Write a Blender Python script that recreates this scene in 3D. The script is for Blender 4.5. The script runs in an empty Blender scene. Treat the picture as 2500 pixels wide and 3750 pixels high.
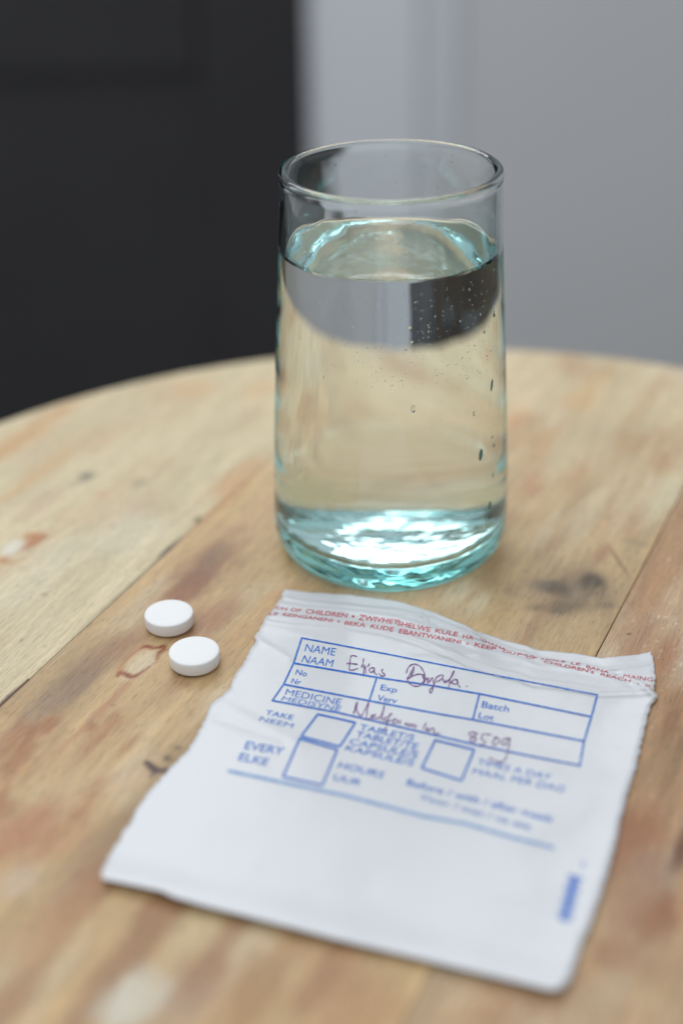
import bpy, bmesh, math, random
import numpy as np
from mathutils import Vector, Matrix
from mathutils.bvhtree import BVHTree

random.seed(7); rng = np.random.default_rng(7)
sc = bpy.context.scene
COL = sc.collection
MM = 0.001
# ------------------------------------------------------------------ camera
# table top is z = 0, lengths below are in millimetres; +y leads away from the camera
W, H = 2500.0, 3750.0
FPX = 5121.0
TH, RO, CH = math.radians(29.82), math.radians(-1.03), 212.7
_fw = np.array([0, math.cos(TH), -math.sin(TH)]); _rt = np.array([1.0, 0, 0]); _up = np.cross(_rt, _fw)
_r = _rt*math.cos(RO) + _up*math.sin(RO); _u = -_rt*math.sin(RO) + _up*math.cos(RO)
cam_d = bpy.data.cameras.new('camera'); cam = bpy.data.objects.new('camera', cam_d); COL.objects.link(cam)
sc.camera = cam
M = Matrix([[_r[0], _u[0], -_fw[0], 0], [_r[1], _u[1], -_fw[1], 0], [_r[2], _u[2], -_fw[2], CH*MM], [0, 0, 0, 1]])
cam.matrix_world = M
cam_d.sensor_fit = 'VERTICAL'; cam_d.sensor_height = 36; cam_d.lens = FPX/H*36
cam_d.clip_start = 0.01; cam_d.clip_end = 50
cam_d.dof.use_dof = True; cam_d.dof.focus_distance = 0.361; cam_d.dof.aperture_fstop = 4.1

# ------------------------------------------------------------------ light
world = bpy.data.worlds.new('World'); sc.world = world; world.use_nodes = True
bg = world.node_tree.nodes['Background']; bg.inputs[0].default_value = (0.90, 0.945, 1.0, 1); bg.inputs[1].default_value = 0.62
def area(name, loc, target, sx, sy, power, col):
    d = bpy.data.lights.new(name, 'AREA'); d.shape = 'RECTANGLE'; d.size = sx; d.size_y = sy; d.energy = power; d.color = col
    o = bpy.data.objects.new(name, d); COL.objects.link(o); o.location = loc
    v = Vector(target) - Vector(loc); o.rotation_euler = v.to_track_quat('-Z', 'Y').to_euler()
    return o
area('window_light', (-0.15, 1.32, 0.95), (0.0, 0.25, 0.05), 0.95, 0.55, 6.2, (0.93, 0.97, 1.0))
area('skylight', (-0.5, 0.35, 1.7), (0.0, 0.3, 0.0), 1.8, 1.4, 14, (0.95, 0.98, 1.0))
sc.view_settings.view_transform = 'Standard'; sc.view_settings.look = 'None'
sc.view_settings.exposure = 0.0; sc.view_settings.gamma = 1.0
cy = sc.cycles
cy.max_bounces = 20; cy.transmission_bounces = 18; cy.glossy_bounces = 10; cy.transparent_max_bounces = 24; cy.diffuse_bounces = 4
cy.caustics_reflective = True; cy.caustics_refractive = True; cy.blur_glossy = 0.3
cy.sample_clamp_indirect = 6.0
cy.use_denoising = True

# ------------------------------------------------------------------ helpers
def at(x, y, z=0.0):
    """photo point (2500 x 3750) -> mm on the level z"""
    d = _fw*FPX + _r*(x - W/2) - _u*(y - H/2)
    t = (z - CH)/d[2]
    return d[0]*t, d[1]*t
def ray(x, y):
    d = _fw*FPX + _r*(x - W/2) - _u*(y - H/2); return d/np.linalg.norm(d)
def lin(c):
    return tuple(((v/255)/12.92 if v/255 <= 0.04045 else ((v/255 + 0.055)/1.055)**2.4) for v in c)
def link(name, me, mats=(), parent=None):
    o = bpy.data.objects.new(name, me); COL.objects.link(o)
    for m in mats: me.materials.append(m)
    if parent: o.parent = parent
    return o
def mesh(name, verts, faces, mats=(), parent=None, smooth=True):
    me = bpy.data.meshes.new(name)
    me.from_pydata([tuple(float(c)*MM for c in v) for v in verts], [], faces)
    me.update()
    if smooth: me.polygons.foreach_set('use_smooth', [True]*len(me.polygons))
    return link(name, me, mats, parent)
def bmo(name, bm, mats=(), parent=None, smooth=False):
    me = bpy.data.meshes.new(name); bm.normal_update(); bm.to_mesh(me); bm.free()
    if smooth: me.polygons.foreach_set('use_smooth', [True]*len(me.polygons))
    return link(name, me, mats, parent)
def empty(name, loc=(0, 0, 0)):
    o = bpy.data.objects.new(name, None); COL.objects.link(o); o.location = loc; o.empty_display_size = 0.02; return o
def tag(o, label=None, cat=None, group=None, kind=None):
    if label: o['label'] = label
    if cat: o['category'] = cat
    if group: o['group'] = group
    if kind: o['kind'] = kind
    return o
def mat(name, base=(0.5, 0.5, 0.5), rough=0.5, spec=0.5):
    m = bpy.data.materials.new(name); m.use_nodes = True
    b = m.node_tree.nodes['Principled BSDF']
    b.inputs['Base Color'].default_value = (*base, 1); b.inputs['Roughness'].default_value = rough
    b.inputs['Specular IOR Level'].default_value = spec
    return m, m.node_tree, b
def N(nt, t, **kw):
    n = nt.nodes.new(t)
    for k, v in kw.items():
        if k.startswith('i_'): n.inputs[k[2:]].default_value = v
        else: setattr(n, k, v)
    return n
def bump(nt, b, src, strength, dist):
    n = N(nt, 'ShaderNodeBump'); n.inputs['Strength'].default_value = strength; n.inputs['Distance'].default_value = dist
    nt.links.new(src, n.inputs['Height']); nt.links.new(n.outputs[0], b.inputs['Normal']); return n

# numpy value noise
def _hash(ix, iy, seed):
    h = (ix.astype(np.int64)*374761393 + iy.astype(np.int64)*668265263 + seed*2147483647) & 0xFFFFFFFF
    h = ((h ^ (h >> 13))*1274126177) & 0xFFFFFFFF
    h = (h ^ (h >> 16)) & 0xFFFFFFFF
    return h/4294967295.0
def vn(x, y, seed=0):
    x = np.asarray(x, float); y = np.asarray(y, float)
    ix = np.floor(x); iy = np.floor(y); fx = x - ix; fy = y - iy
    fx = fx*fx*(3 - 2*fx); fy = fy*fy*(3 - 2*fy)
    a = _hash(ix, iy, seed); b = _hash(ix + 1, iy, seed); c = _hash(ix, iy + 1, seed); d = _hash(ix + 1, iy + 1, seed)
    return (a*(1 - fx) + b*fx)*(1 - fy) + (c*(1 - fx) + d*fx)*fy
def fbm(x, y, seed=0, oct=4):
    s = 0; a = 0.5; t = 0
    for k in range(oct):
        s = s + a*vn(x*2**k, y*2**k, seed + k*17); t += a; a *= 0.5
    return s/t

# ------------------------------------------------------------------ setting: floor, wall, door
TOP = 0.0
FLOOR = -0.74
wall_m, nt, b = mat('painted_wall', lin((210, 210, 211)), 0.75, 0.3)
tc = N(nt, 'ShaderNodeTexCoord'); nz = N(nt, 'ShaderNodeTexNoise', i_Scale=2.2, i_Detail=4.0)
nt.links.new(tc.outputs['Object'], nz.inputs['Vector'])
cr = N(nt, 'ShaderNodeValToRGB'); cr.color_ramp.elements[0].color = (*lin((204, 205, 206)), 1); cr.color_ramp.elements[1].color = (*lin((215, 215, 216)), 1)
nt.links.new(nz.outputs[0], cr.inputs[0]); nt.links.new(cr.outputs[0], b.inputs['Base Color'])
light_strip_m, nt, b = mat('light_strip_paint', lin((224, 227, 232)), 0.5, 0.4)  # paler tone that carries the window light on the wall
dark_m, nt, b = mat('charcoal_door_paint', lin((50, 50, 54)), 0.6, 0.25)
nz = N(nt, 'ShaderNodeTexNoise', i_Scale=6.0, i_Detail=5.0); tc = N(nt, 'ShaderNodeTexCoord'); nt.links.new(tc.outputs['Object'], nz.inputs['Vector'])
cr = N(nt, 'ShaderNodeValToRGB'); cr.color_ramp.elements[0].color = (*lin((48, 47, 49)), 1); cr.color_ramp.elements[1].color = (*lin((60, 59, 61)), 1)
nt.links.new(nz.outputs[0], cr.inputs[0]); nt.links.new(cr.outputs[0], b.inputs['Base Color'])
floor_m, nt, b = mat('floor_screed', lin((120, 118, 116)), 0.6, 0.3)
nz = N(nt, 'ShaderNodeTexNoise', i_Scale=4.0, i_Detail=6.0)
cr = N(nt, 'ShaderNodeValToRGB'); cr.color_ramp.elements[0].color = (*lin((104, 102, 100)), 1); cr.color_ramp.elements[1].color = (*lin((132, 130, 127)), 1)
nt.links.new(nz.outputs[0], cr.inputs[0]); nt.links.new(cr.outputs[0], b.inputs['Base Color'])

def box_bm(bm, x0, x1, y0, y1, z0, z1, bev=0.0):
    r = bmesh.ops.create_cube(bm, size=1.0)
    vs = r['verts']
    bmesh.ops.scale(bm, vec=(x1 - x0, y1 - y0, z1 - z0), verts=vs)
    bmesh.ops.translate(bm, vec=((x0 + x1)/2, (y0 + y1)/2, (z0 + z1)/2), verts=vs)
    if bev:
        es = list({e for v in vs for e in v.link_edges})
        bmesh.ops.bevel(bm, geom=es, offset=bev, segments=3, profile=0.5, affect='EDGES')
def box(name, dims, m, parent=None, bev=0.0):
    bm = bmesh.new(); box_bm(bm, *dims, bev=bev); return bmo(name, bm, [m], parent)

WY = 1.45
xe = at(1090, 700, -9e9)  # unused level, keeps direction only
def wall_x(px, py=600, y=WY):
    d = _fw*FPX + _r*(px - W/2) - _u*(py - H/2); return d[0]*(y/d[1])
bm = bmesh.new(); bmesh.ops.create_grid(bm, x_segments=2, y_segments=2, size=2.6)
fl = bmo('floor', bm, [floor_m]); fl.location = (0, 0.6, FLOOR); tag(fl, kind='structure')
XA = wall_x(1135); XB = wall_x(1680)
wl = box('wall', (XB, 1.42, WY, WY + 0.12, FLOOR, 0.42), wall_m); tag(wl, kind='structure')
sw = box('side_wall', (1.30, 1.42, -0.6, WY - 0.006, FLOOR, 0.42), dark_m); tag(sw, kind='structure')
dr = empty('door', (XA - 0.5, WY, FLOOR))
tag(dr, 'dark charcoal panelled door, blurred, behind the table at the left', 'door')
Lm = Matrix.Translation((-(XA - 0.5), -WY, -FLOOR))
def child_box(name, dims, m, parent, bev=0.0):
    o = box(name, dims, m, parent, bev); o.matrix_parent_inverse = Matrix.Identity(4); o.location = (-parent.location.x, -parent.location.y, -parent.location.z); return o
dx0 = XA - 1.3
child_box('door_leaf', (dx0, XA, WY - 0.005, WY + 0.10, FLOOR + 0.006, 0.42), dark_m, dr, 0.004)
pz = -0.10
px1 = wall_x(760)
# stiles and rails proud of the leaf, leaving a recessed lower panel
child_box('stile', (px1, XA - 0.002, WY - 0.012, WY - 0.005, FLOOR + 0.01, 0.418), dark_m, dr, 0.004)
child_box('stile', (dx0 + 0.002, dx0 + 0.12, WY - 0.012, WY - 0.005, FLOOR + 0.01, 0.418), dark_m, dr, 0.004)
child_box('rail', (dx0 + 0.122, px1 - 0.002, WY - 0.012, WY - 0.005, pz, pz + 0.14), dark_m, dr, 0.004)
child_box('rail', (dx0 + 0.122, px1 - 0.002, WY - 0.012, WY - 0.005, FLOOR + 0.01, FLOOR + 0.15), dark_m, dr, 0.004)
lstrip = box('painted_light_strip', (XA + 0.003, XB - 0.042, WY - 0.005, WY + 0.09, FLOOR, 0.42), light_strip_m, None, 0.004)  # window light on the grey wall, built as a strip of paler colour
light_fade_m, _, _ = mat('light_fade_paint', lin((214, 217, 222)), 0.6, 0.3)
lfade = box('painted_light_fade', (XB - 0.041, XB - 0.001, WY - 0.003, WY + 0.09, FLOOR, 0.42), light_fade_m, lstrip, 0.002)  # in-between tone painted as the soft fade of that light
tag(lstrip, 'pale bluish upright strip painted as window light on the wall, between the dark door and the grey wall', 'painted light')

# ------------------------------------------------------------------ table
TC = np.array([29.93, 281.6]); TR = 216.2
GA = math.radians(64.4)
gs = np.array([math.cos(GA), math.sin(GA)]); gt = np.array([math.sin(GA), -math.cos(GA)])
def st(x, y): return x*gs[0] + y*gs[1], x*gt[0] + y*gt[1]
sC, tC = st(*TC)

blobs = []   # (cx,cy, inv 2x2, colour, strength, hardness, ragged)
def blob(c, a, b_, col, k=0.7, hard=2.0, rag=0.35):
    """a stain: centre and the ends of its two half-axes, as seen on the table"""
    c0 = np.array(at(*c)); A = np.array([np.array(at(*a)) - c0, np.array(at(*b_)) - c0]).T
    if abs(np.linalg.det(A)) < 1e-6: return
    blobs.append((c0, np.linalg.inv(A), np.array(lin(col)), k, hard, rag))
def gb(c, L, wd, col, k=0.6, hard=2.0, rag=0.4, ang=0.0):
    """stain elongated along the grain: half length L and half width wd in mm"""
    c0 = np.array(at(*c)); g = GA + math.radians(ang)
    a = np.array([math.cos(g), math.sin(g)])*L; b2 = np.array([math.sin(g), -math.cos(g)])*wd
    blobs.append((c0, np.linalg.inv(np.array([a, b2]).T), np.array(lin(col)), k, hard, rag))
strokes = []
def stroke(pts, col, w, k=0.9, rag=0.5):
    strokes.append((np.array([at(p[0], p[1]) for p in pts]), np.array([(p[2] if len(p) > 2 else 1.0) for p in pts]), np.array(lin(col)), w, k, rag))
CA = lambda x, y: (x/1.4255, 1200 + y/1.4255)
CB = lambda x, y: (1700 + x/1.881, 1150 + y/1.881)
CC = lambda x, y, k=1.0: (x/1.742, 2200 + y/1.742, k)
CD = lambda x, y: (x/1.2544, 2950 + y/1.2544)
CE = lambda x, y: (1900 + x/1.6217, 2300 + y/1.6217)
RB = (140, 92, 62); OR = (186, 130, 84); DK = (92, 78, 66); GR = (142, 120, 96); CRM = (206, 198, 178); PK = (178, 132, 104); TAN = (176, 146, 108)
# left and far part
gb(CA(1050, 1260), 19, 7.5, (150, 112, 84), 0.7, 1.6, .5); gb(CA(1050, 1270), 14, 4.2, (134, 98, 76), 0.6, 2.0, .5); gb(CA(960, 1380), 10, 4.0, (142, 98, 72), 0.6)
gb(CA(1130, 1180), 8, 2.5, (140, 112, 88), .7); gb(CA(870, 1440), 10, 4.5, (150, 108, 80), 0.55)
gb(CA(1180, 900), 22, 2.2, (190, 146, 102), .6); gb(CA(1230, 780), 14, 4.2, (198, 152, 108), .6)
gb(CA(1265, 1050), 4, 2, (150, 112, 84), .6); gb(CA(1380, 960), 20, 6, (196, 162, 124), .5)
gb(CA(155, 1130), 6.5, 1.9, (172, 104, 58), .9, 3, .4, -12); gb(CA(165, 1090), 3, 2.6, (176, 110, 62), .7, 2)
gb(CA(70, 1150), 4.5, 3, (214, 208, 192), .8, 2); gb(CA(20, 1215), 2, 4, (186, 132, 84), .6)
blob(CA(450, 775), CA(495, 765), CA(450, 797), (120, 112, 98), .75, 2.0, .4); blob(CA(390, 815), CA(440, 800), CA(390, 832), (168, 158, 136), .5)
blob(CA(730, 805), CA(765, 790), CA(730, 830), (150, 140, 120), .5); blob(CA(1035, 1005), CA(1058, 1000), CA(1035, 1026), (134, 118, 84), .7, 3, .2)
blob(CA(235, 1392), CA(250, 1390), CA(235, 1402), (140, 122, 88), .6, 3, .2); blob(CA(530, 865), CA(575, 858), CA(530, 885), (194, 156, 128), .5)
gb(CA(230, 740), 26, 3.5, (196, 156, 104), .5); gb(CA(120, 570), 30, 5, (194, 148, 100), .6); gb(CA(330, 650), 20, 5, (200, 174, 140), .4)
gb(CA(220, 920), 12, 4, (184, 158, 134), .45); gb(CA(720, 930), 12, 4, (192, 172, 144), .4); gb(CA(570, 570), 14, 4, (200, 166, 130), .4)
gb(CA(700, 1080), 14, 10, (205, 200, 180), .3); gb(CA(190, 1280), 22, 9, (204, 198, 176), .3)
gb(CA(1010, 320), 8, 9, (206, 170, 128), .5, 2, .3, 60); gb(CA(1370, 320), 9, 6, (204, 168, 124), .5)
gb(CA(870, 1165), 9, 1.0, (118, 104, 88), .8, 3, .3); gb(CA(640, 1380), 26, .8, (150, 134, 108), .5)
# right of the glass
_n0 = len(blobs)
gb(CB(540, 900), 17, 4.0, (190, 142, 100), .75); gb(CB(330, 715), 8, 4.0, (198, 146, 110), .75); gb(CB(790, 600), 9, 5, (200, 152, 104), .65)
gb(CB(450, 1160), 10, 3.0, (190, 136, 106), .7); gb(CB(500, 1220), 5, 2.5, (186, 132, 102), .55); gb(CB(640, 1570), 10, 2.6, (162, 118, 88), .75, 2, .5, -12)
gb(CB(760, 1120), 8, 3.0, (190, 146, 112), .6); gb(CB(970, 1350), 12, 1.8, (176, 132, 98), .7); gb(CB(1160, 1400), 10, 1.8, (176, 136, 102), .55)
gb(CB(1230, 620), 26, 3.0, (186, 152, 114), .65); gb(CB(1010, 1010), 26, 2.4, (186, 152, 118), .55); gb(CB(700, 1380), 10, 1.6, (186, 144, 108), .5)
gb(CB(1250, 1090), 22, 2.2, (184, 152, 114), .5); gb(CB(820, 1400), 18, 5, (206, 196, 172), .6); gb(CB(1400, 1250), 22, 3, (208, 196, 168), .6)
gb(CB(700, 980), 14, 6, (206, 190, 162), .45); gb(CB(880, 480), 14, 3.5, (202, 160, 114), .5)
blob(CB(1170, 1570), CB(1260, 1590), CB(1170, 1590), (140, 122, 104), .65, 2, .3)
gb(CB(200, 1700), 10, 3.4, (162, 122, 88), .75); gb(CB(300, 1720), 6, 2.5, (170, 124, 96), .5); gb(CB(60, 1960), 11, 2.2, (156, 118, 84), .7); gb(CB(230, 1850), 9, 3, (160, 128, 98), .6)
blob(CB(300, 1900), CB(330, 1900), CB(300, 1930), (120, 94, 74), .6)
for _i in range(_n0, len(blobs)):
    _b = blobs[_i]; blobs[_i] = (_b[0], _b[1], _b[2]*np.array([1.0, 1.04, .95]), _b[3]*.68, _b[4]*.75, _b[5])
# dark knot beside the bag
blob(CB(740, 1920), CB(1040, 1930), CB(740, 2110), (146, 124, 98), .8, 1.3, .3)
blob(CB(860, 1880), CB(990, 1890), CB(860, 1985), (100, 84, 68), .9, 2.0, .25)
blob(CB(880, 1868), CB(960, 1880), CB(880, 1945), (56, 48, 42), .97, 2.4, .2); blob(CB(925, 1880), CB(962, 1880), CB(925, 1935), (40, 36, 33), .8, 2, .2)
blob(CB(620, 1885), CB(720, 1895), CB(620, 1940), (74, 64, 54), .95, 2.0, .25); blob(CB(740, 2022), CB(940, 2010), CB(740, 2072), (76, 66, 54), .95, 2.0, .3)
blob(CB(790, 1950), CB(900, 1950), CB(790, 2020), (96, 82, 66), .6, 1.4, .2)
blob(CB(540, 1865), CB(640, 1865), CB(540, 1905), (120, 106, 90), .6, 1.6, .3); blob(CB(540, 2020), CB(650, 2015), CB(540, 2050), (118, 100, 80), .6, 1.6, .3)
blob(CB(770, 1915), CB(805, 1905), CB(770, 1965), (150, 132, 110), .5, 1.6, .3); blob(CB(970, 2005), CB(1030, 2005), CB(970, 2032), (106, 92, 76), .6, 1.6)
gb(CB(1060, 1700), 9, .5, (136, 108, 76), .8, 3, .2, 35); gb(CB(940, 1650), 6, 1.8, (164, 122, 92), .6); gb(CB(480, 2150), 18, 2, (166, 130, 94), .55)
gb(CB(720, 2230), 24, 6, (190, 162, 122), .6); gb(CB(90, 2000), 8, 3, (206, 190, 156), .6)
# around the tablets and the stain ring
gb(CC(470, 500), 17, 5.0, (136, 112, 88), .85); gb(CC(300, 640), 10, 4.0, (152, 126, 100), .7); gb(CC(660, 330), 9, 4, (150, 118, 92), .6)
gb(CC(820, 250), 8, 4, (148, 108, 80), .6); gb(CC(1250, 130), 9, 5, (160, 118, 90), .7); gb(CC(1400, 60), 10, 3.5, (158, 116, 86), .55)
gb(CC(1500, 250), 12, 3, (182, 146, 104), .5); gb(CC(1160, 480), 8, 2.5, (160, 124, 90), .5); gb(CC(620, 700), 16, 1.3, (170, 122, 90), .6)
for (x, y, L, w_, k) in ((270, 800, 6, 3.8, .8), (180, 800, 4, 2, .6), (320, 770, 4, 2, .6), (180, 900, 8, 2, .5), (40, 860, 6, 2.5, .6), (590, 795, 3, 2.2, .75),
                         (660, 830, 9, 3.4, .55), (700, 770, 5, 3, .45), (790, 930, 7, 1.2, .5), (90, 980, 7, 2.5, .5), (330, 1090, 9, 2, .45), (585, 1190, 5, 2.8, .55),
                         (470, 1330, 4, 2.5, .5), (360, 1140, 12, 1.2, .4), (130, 1010, 10, 1.2, .5), (480, 1020, 12, 1.4, .35)):
    gb(CC(x, y), L, w_, (158, 110, 74), k*.85, 2.0, .8)
gb(CC(110, 1330), 5, 9.5, (158, 110, 74), .8, 2.2, .6); gb(CC(60, 1500), 14, 8, (172, 126, 90), .75, 2, .6); gb(CC(240, 1440), 9, 3, (168, 124, 88), .6)
gb(CC(1000, 1060), 8, 5, (150, 124, 90), .5); gb(CC(760, 1440), 16, 3.4, (142, 116, 82), .7); gb(CC(560, 1600), 16, 3, (160, 130, 96), .6)
gb(CC(860, 1110), 9, 5, (200, 172, 138), .5); gb(CC(260, 1200), 16, 4, (196, 172, 130), .5); gb(CC(440, 1260), 12, 2, (200, 176, 138), .4)
gb(CC(900, 390), 6.0, 2.6, (198, 180, 150), .7, 4, .2)
RING = (132, 62, 30)
gb(CC(880, 380), 6.8, 2.9, (206, 186, 154), .55, 3, .3)
stroke([CC(905, 300, .8), CC(935, 290, 1.3), CC(975, 302, 1.3), CC(1010, 298, .9), CC(1045, 290, 1.1), CC(1045, 310, 1.1), CC(1020, 330, 1.0)], RING, .62, .95)
stroke([CC(1020, 330, 1), CC(1005, 355, .8), CC(998, 385, .45), CC(970, 412, .35), CC(935, 432, .5), CC(900, 460, .9), CC(860, 482, 1.3), CC(825, 490, 1.0)], RING, .55, .85)
stroke([CC(825, 482, 1.5), CC(790, 465, 1.4), CC(765, 458, 1.2), CC(750, 485, .6)], RING, .6, .9)
stroke([CC(775, 455, 1.2), CC(765, 430, .9), CC(800, 390, .6), CC(840, 345, .5), CC(880, 315, .6), CC(910, 298, .9)], (166, 104, 66), .65, .65)
DKS = (70, 48, 48)
stroke([CC(-60, 735, 1.7), CC(0, 668, 1.5), CC(60, 608, 1.4), CC(120, 556, 1.2), CC(165, 517, .8), CC(188, 496, .4)], (84, 60, 54), .45, .95, .15)
stroke([CC(935, 1030, .8), CC(960, 1055, 1.2), CC(985, 1078, 1.3), CC(1020, 1088, 1.1), CC(1075, 1082, 1.2)], DKS, .8, .95, .3)
stroke([CC(1000, 1085, 1.1), CC(975, 1110, .8), CC(960, 1130, .5)], DKS, .7, .8, .3)
blob(CC(1075, 1008)[:2], CC(1100, 1010)[:2], CC(1075, 1030)[:2], (76, 66, 58), .85, 2, .4); blob(CC(1140, 940)[:2], CC(1165, 940)[:2], CC(1140, 955)[:2], (96, 72, 60), .85, 2, .4)
gb(CC(1180, 960), 9, 3, (160, 132, 92), .5)
# near strip under the bag
gb(CD(400, 400), 12, 4.2, (152, 104, 72), .85); gb(CD(440, 290), 8, 3, (158, 108, 72), .6); gb(CD(290, 520), 14, 5, (178, 138, 98), .6)
gb(CD(740, 500), 9, 5, (150, 110, 76), .85); gb(CD(640, 640), 16, 3.6, (158, 120, 84), .75); gb(CD(430, 900), 18, 3.4, (158, 122, 90), .7)
gb(CD(1050, 600), 14, 2.6, (158, 120, 86), .7); gb(CD(900, 830), 8, 4.5, (158, 120, 92), .75); gb(CD(1150, 850), 12, 6, (164, 126, 88), .6)
gb(CD(1280, 720), 14, 3, (166, 130, 92), .6); gb(CD(1480, 820), 10, 5, (162, 120, 88), .6); gb(CD(850, 960), 8, 4, (178, 152, 126), .5)
gb(CD(600, 900), 8.5, 5.5, (204, 198, 180), .95, 2.5, .4); gb(CD(700, 860), 5, 3, (200, 188, 168), .6); gb(CD(80, 350), 5, 5, (192, 170, 146), .6)
gb(CD(30, 740), 9, 3, (194, 180, 148), .7); gb(CD(60, 900), 10, 4, (166, 130, 98), .7); gb(CD(130, 120), 8, 6, (178, 128, 94), .7); gb(CD(130, 640), 10, 4, (182, 144, 104), .6)
gb(CD(900, 560), 14, 4, (196, 172, 130), .6); gb(CD(520, 190), 16, 3, (150, 118, 88), .6)
# plank on the right
gb(CE(700, 1200), 9, 5, (158, 110, 78), .8); gb(CE(820, 1700), 8, 5, (150, 102, 72), .8); gb(CE(560, 1350), 9, 4, (154, 106, 76), .65); gb(CE(960, 1330), 8, 1.8, (104, 70, 52), .8)
gb(CE(760, 1450), 8, 5, (160, 128, 106), .6); gb(CE(640, 1620), 8, 4, (166, 128, 100), .5); gb(CE(600, 1950), 5, 5, (160, 118, 84), .6); gb(CE(880, 620), 12, 2, (134, 96, 68), .6)
gb(CE(930, 760), 12, 1.6, (120, 88, 62), .6); gb(CE(820, 800), 10, 4, (160, 130, 94), .6); gb(CE(880, 2000), 9, 5, (170, 140, 106), .6); gb(CE(470, 2250), 8, 5, (186, 162, 130), .6)
gb(CE(700, 60), 12, 3.5, (160, 120, 92), .6); gb(CE(860, 180), 10, 3, (160, 112, 80), .6); gb(CE(940, 420), 9, 3, (150, 112, 80), .6)
blob(CE(648, 32), CE(661, 28), CE(648, 40), (66, 54, 44), .95, 4, .3)

base_cols = {0: np.array(lin((203, 187, 152))), 1: np.array(lin((190, 160, 117))), 2: np.array(lin((174, 138, 102))), 3: np.array(lin((184, 152, 118)))}
def wood_colour(P, s, t, pi):
    n = len(s)
    tw = t + 2.4*(fbm(s/55, t/40, 5 + pi) - .5)*4
    off = pi*37.0
    col = np.repeat(base_cols[pi][None, :], n, 0)
    if pi == 1:   # the middle board is paler towards its far end
        f = np.clip((s - 330)/110, 0, 1)[:, None]; col = col*(1 - f) + np.array(lin((203, 184, 148)))*f
    if pi == 2:   # and the right one turns lighter at the near end
        f = np.clip((232 - s)/50, 0, 1)[:, None]; col = col*(1 - f) + np.array(lin((186, 158, 124)))*f
    a = fbm(s/60 + off, tw/6.5, 11 + pi, 4)[:, None]; col = col*(1 + (.46 if pi else .26)*(a - .5))
    b_ = fbm(s/26 + off, tw/13, 23 + pi, 4)
    m = np.clip((b_ - .54)*5, 0, 1)[:, None]*(.5 if pi else .22); col = col*(1 - m) + np.array(lin((176, 132, 94)))*m
    b_ = fbm(s/34 + off, tw/11, 31 + pi, 4)
    m = np.clip((b_ - .57)*5, 0, 1)[:, None]*(.34 if pi else .12); col = col*(1 - m) + np.array(lin((212, 202, 178)))*m
    g = (fbm(s/22, tw/1.1, 43 + pi, 3)[:, None] - .5); col = col*(1 + .32*g)
    if pi == 2:   # pale flecks in the open grain
        fl = (np.clip((vn(s/1.7, t/.62, 301) - .90)*12, 0, 1)*np.clip((fbm(s/30, t/18, 303) - .42)*6, 0, 1))[:, None]*.7; col = col*(1 - fl) + np.array(lin((226, 214, 194)))*fl
    wx = (fbm(s/9, tw/2.6, 61, 4) - .5)*2; wy = (fbm(s/9, tw/2.6, 71, 4) - .5)*2
    fib = fbm(s/7, t/.7, 81, 3)
    for c0, inv, c, k, hard, rag in blobs:
        d = P - c0; q = d @ inv.T
        sel = (np.abs(q) < 2.2).all(1)
        if not sel.any(): continue
        q = q[sel]; dd = np.sqrt((q**2).sum(1)) + rag*wx[sel]*1.1
        w_ = min(.97, k*1.22)/(1 + np.exp((dd - .9)*hard*2.4))
        w_ = w_*(.80 + .40*fib[sel]); w_ = np.clip(w_, 0, 1)[:, None]
        col[sel] = col[sel]*(1 - w_) + c*w_
    for pts, ws, c, w0, k, rag in strokes:
        lo = pts.min(0) - 4; hi = pts.max(0) + 4
        sel = ((P > lo) & (P < hi)).all(1)
        if not sel.any(): continue
        Q = P[sel] + np.stack([wx[sel], wy[sel]], 1)*.35*rag; best = np.full(len(Q), 9.0)
        for i in range(len(pts) - 1):
            a_, b2 = pts[i], pts[i+1]; e = b2 - a_; tt = np.clip(((Q - a_) @ e)/(e @ e), 0, 1)
            dd = np.linalg.norm(Q - a_ - tt[:, None]*e, axis=1)/(w0*(ws[i]*(1 - tt) + ws[i+1]*tt)); best = np.minimum(best, dd)
        w_ = np.clip(k/(1 + np.exp((best - 1.0)*4.5))*(.65 + .7*fib[sel]), 0, 1)[:, None]
        col[sel] = col[sel]*(1 - w_) + c*w_
    return np.clip(col, 0.01, .95)

wood_m, nt, b = mat('weathered_table_wood', (0.5, 0.4, 0.3), 0.5, 0.32)
att = N(nt, 'ShaderNodeAttribute', attribute_name='stain')
tc = N(nt, 'ShaderNodeTexCoord'); mp = N(nt, 'ShaderNodeMapping'); mp.inputs['Rotation'].default_value = (0, 0, -GA)
nt.links.new(tc.outputs['Object'], mp.inputs[0])
def stretched(scale, sx, sy, detail=3.0, rough=.6):
    m2 = N(nt, 'ShaderNodeMapping'); m2.inputs['Scale'].default_value = (sx, sy, 200)
    nt.links.new(mp.outputs[0], m2.inputs[0]); n = N(nt, 'ShaderNodeTexNoise'); n.inputs['Scale'].default_value = scale
    n.inputs['Detail'].default_value = detail; n.inputs['Roughness'].default_value = rough
    nt.links.new(m2.outputs[0], n.inputs['Vector']); return n
fine = stretched(1.0, 90, 1700); pore = stretched(1.0, 230, 4200, 1.0); mid = stretched(1.0, 260, 700, 4.0)
def rng_(src, a, b_, c, d):
    r = N(nt, 'ShaderNodeMapRange'); r.inputs[1].default_value = a; r.inputs[2].default_value = b_; r.inputs[3].default_value = c; r.inputs[4].default_value = d
    nt.links.new(src, r.inputs[0]); return r.outputs[0]
def mul(a, b_):
    m = N(nt, 'ShaderNodeMath', operation='MULTIPLY'); nt.links.new(a, m.inputs[0]); nt.links.new(b_, m.inputs[1]); return m.outputs[0]
f1 = rng_(fine.outputs[0], .3, .7, .86, 1.10); f2 = rng_(pore.outputs[0], .30, .38, .50, 1.0); f3 = rng_(mid.outputs[0], .3, .7, .93, 1.06)
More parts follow.
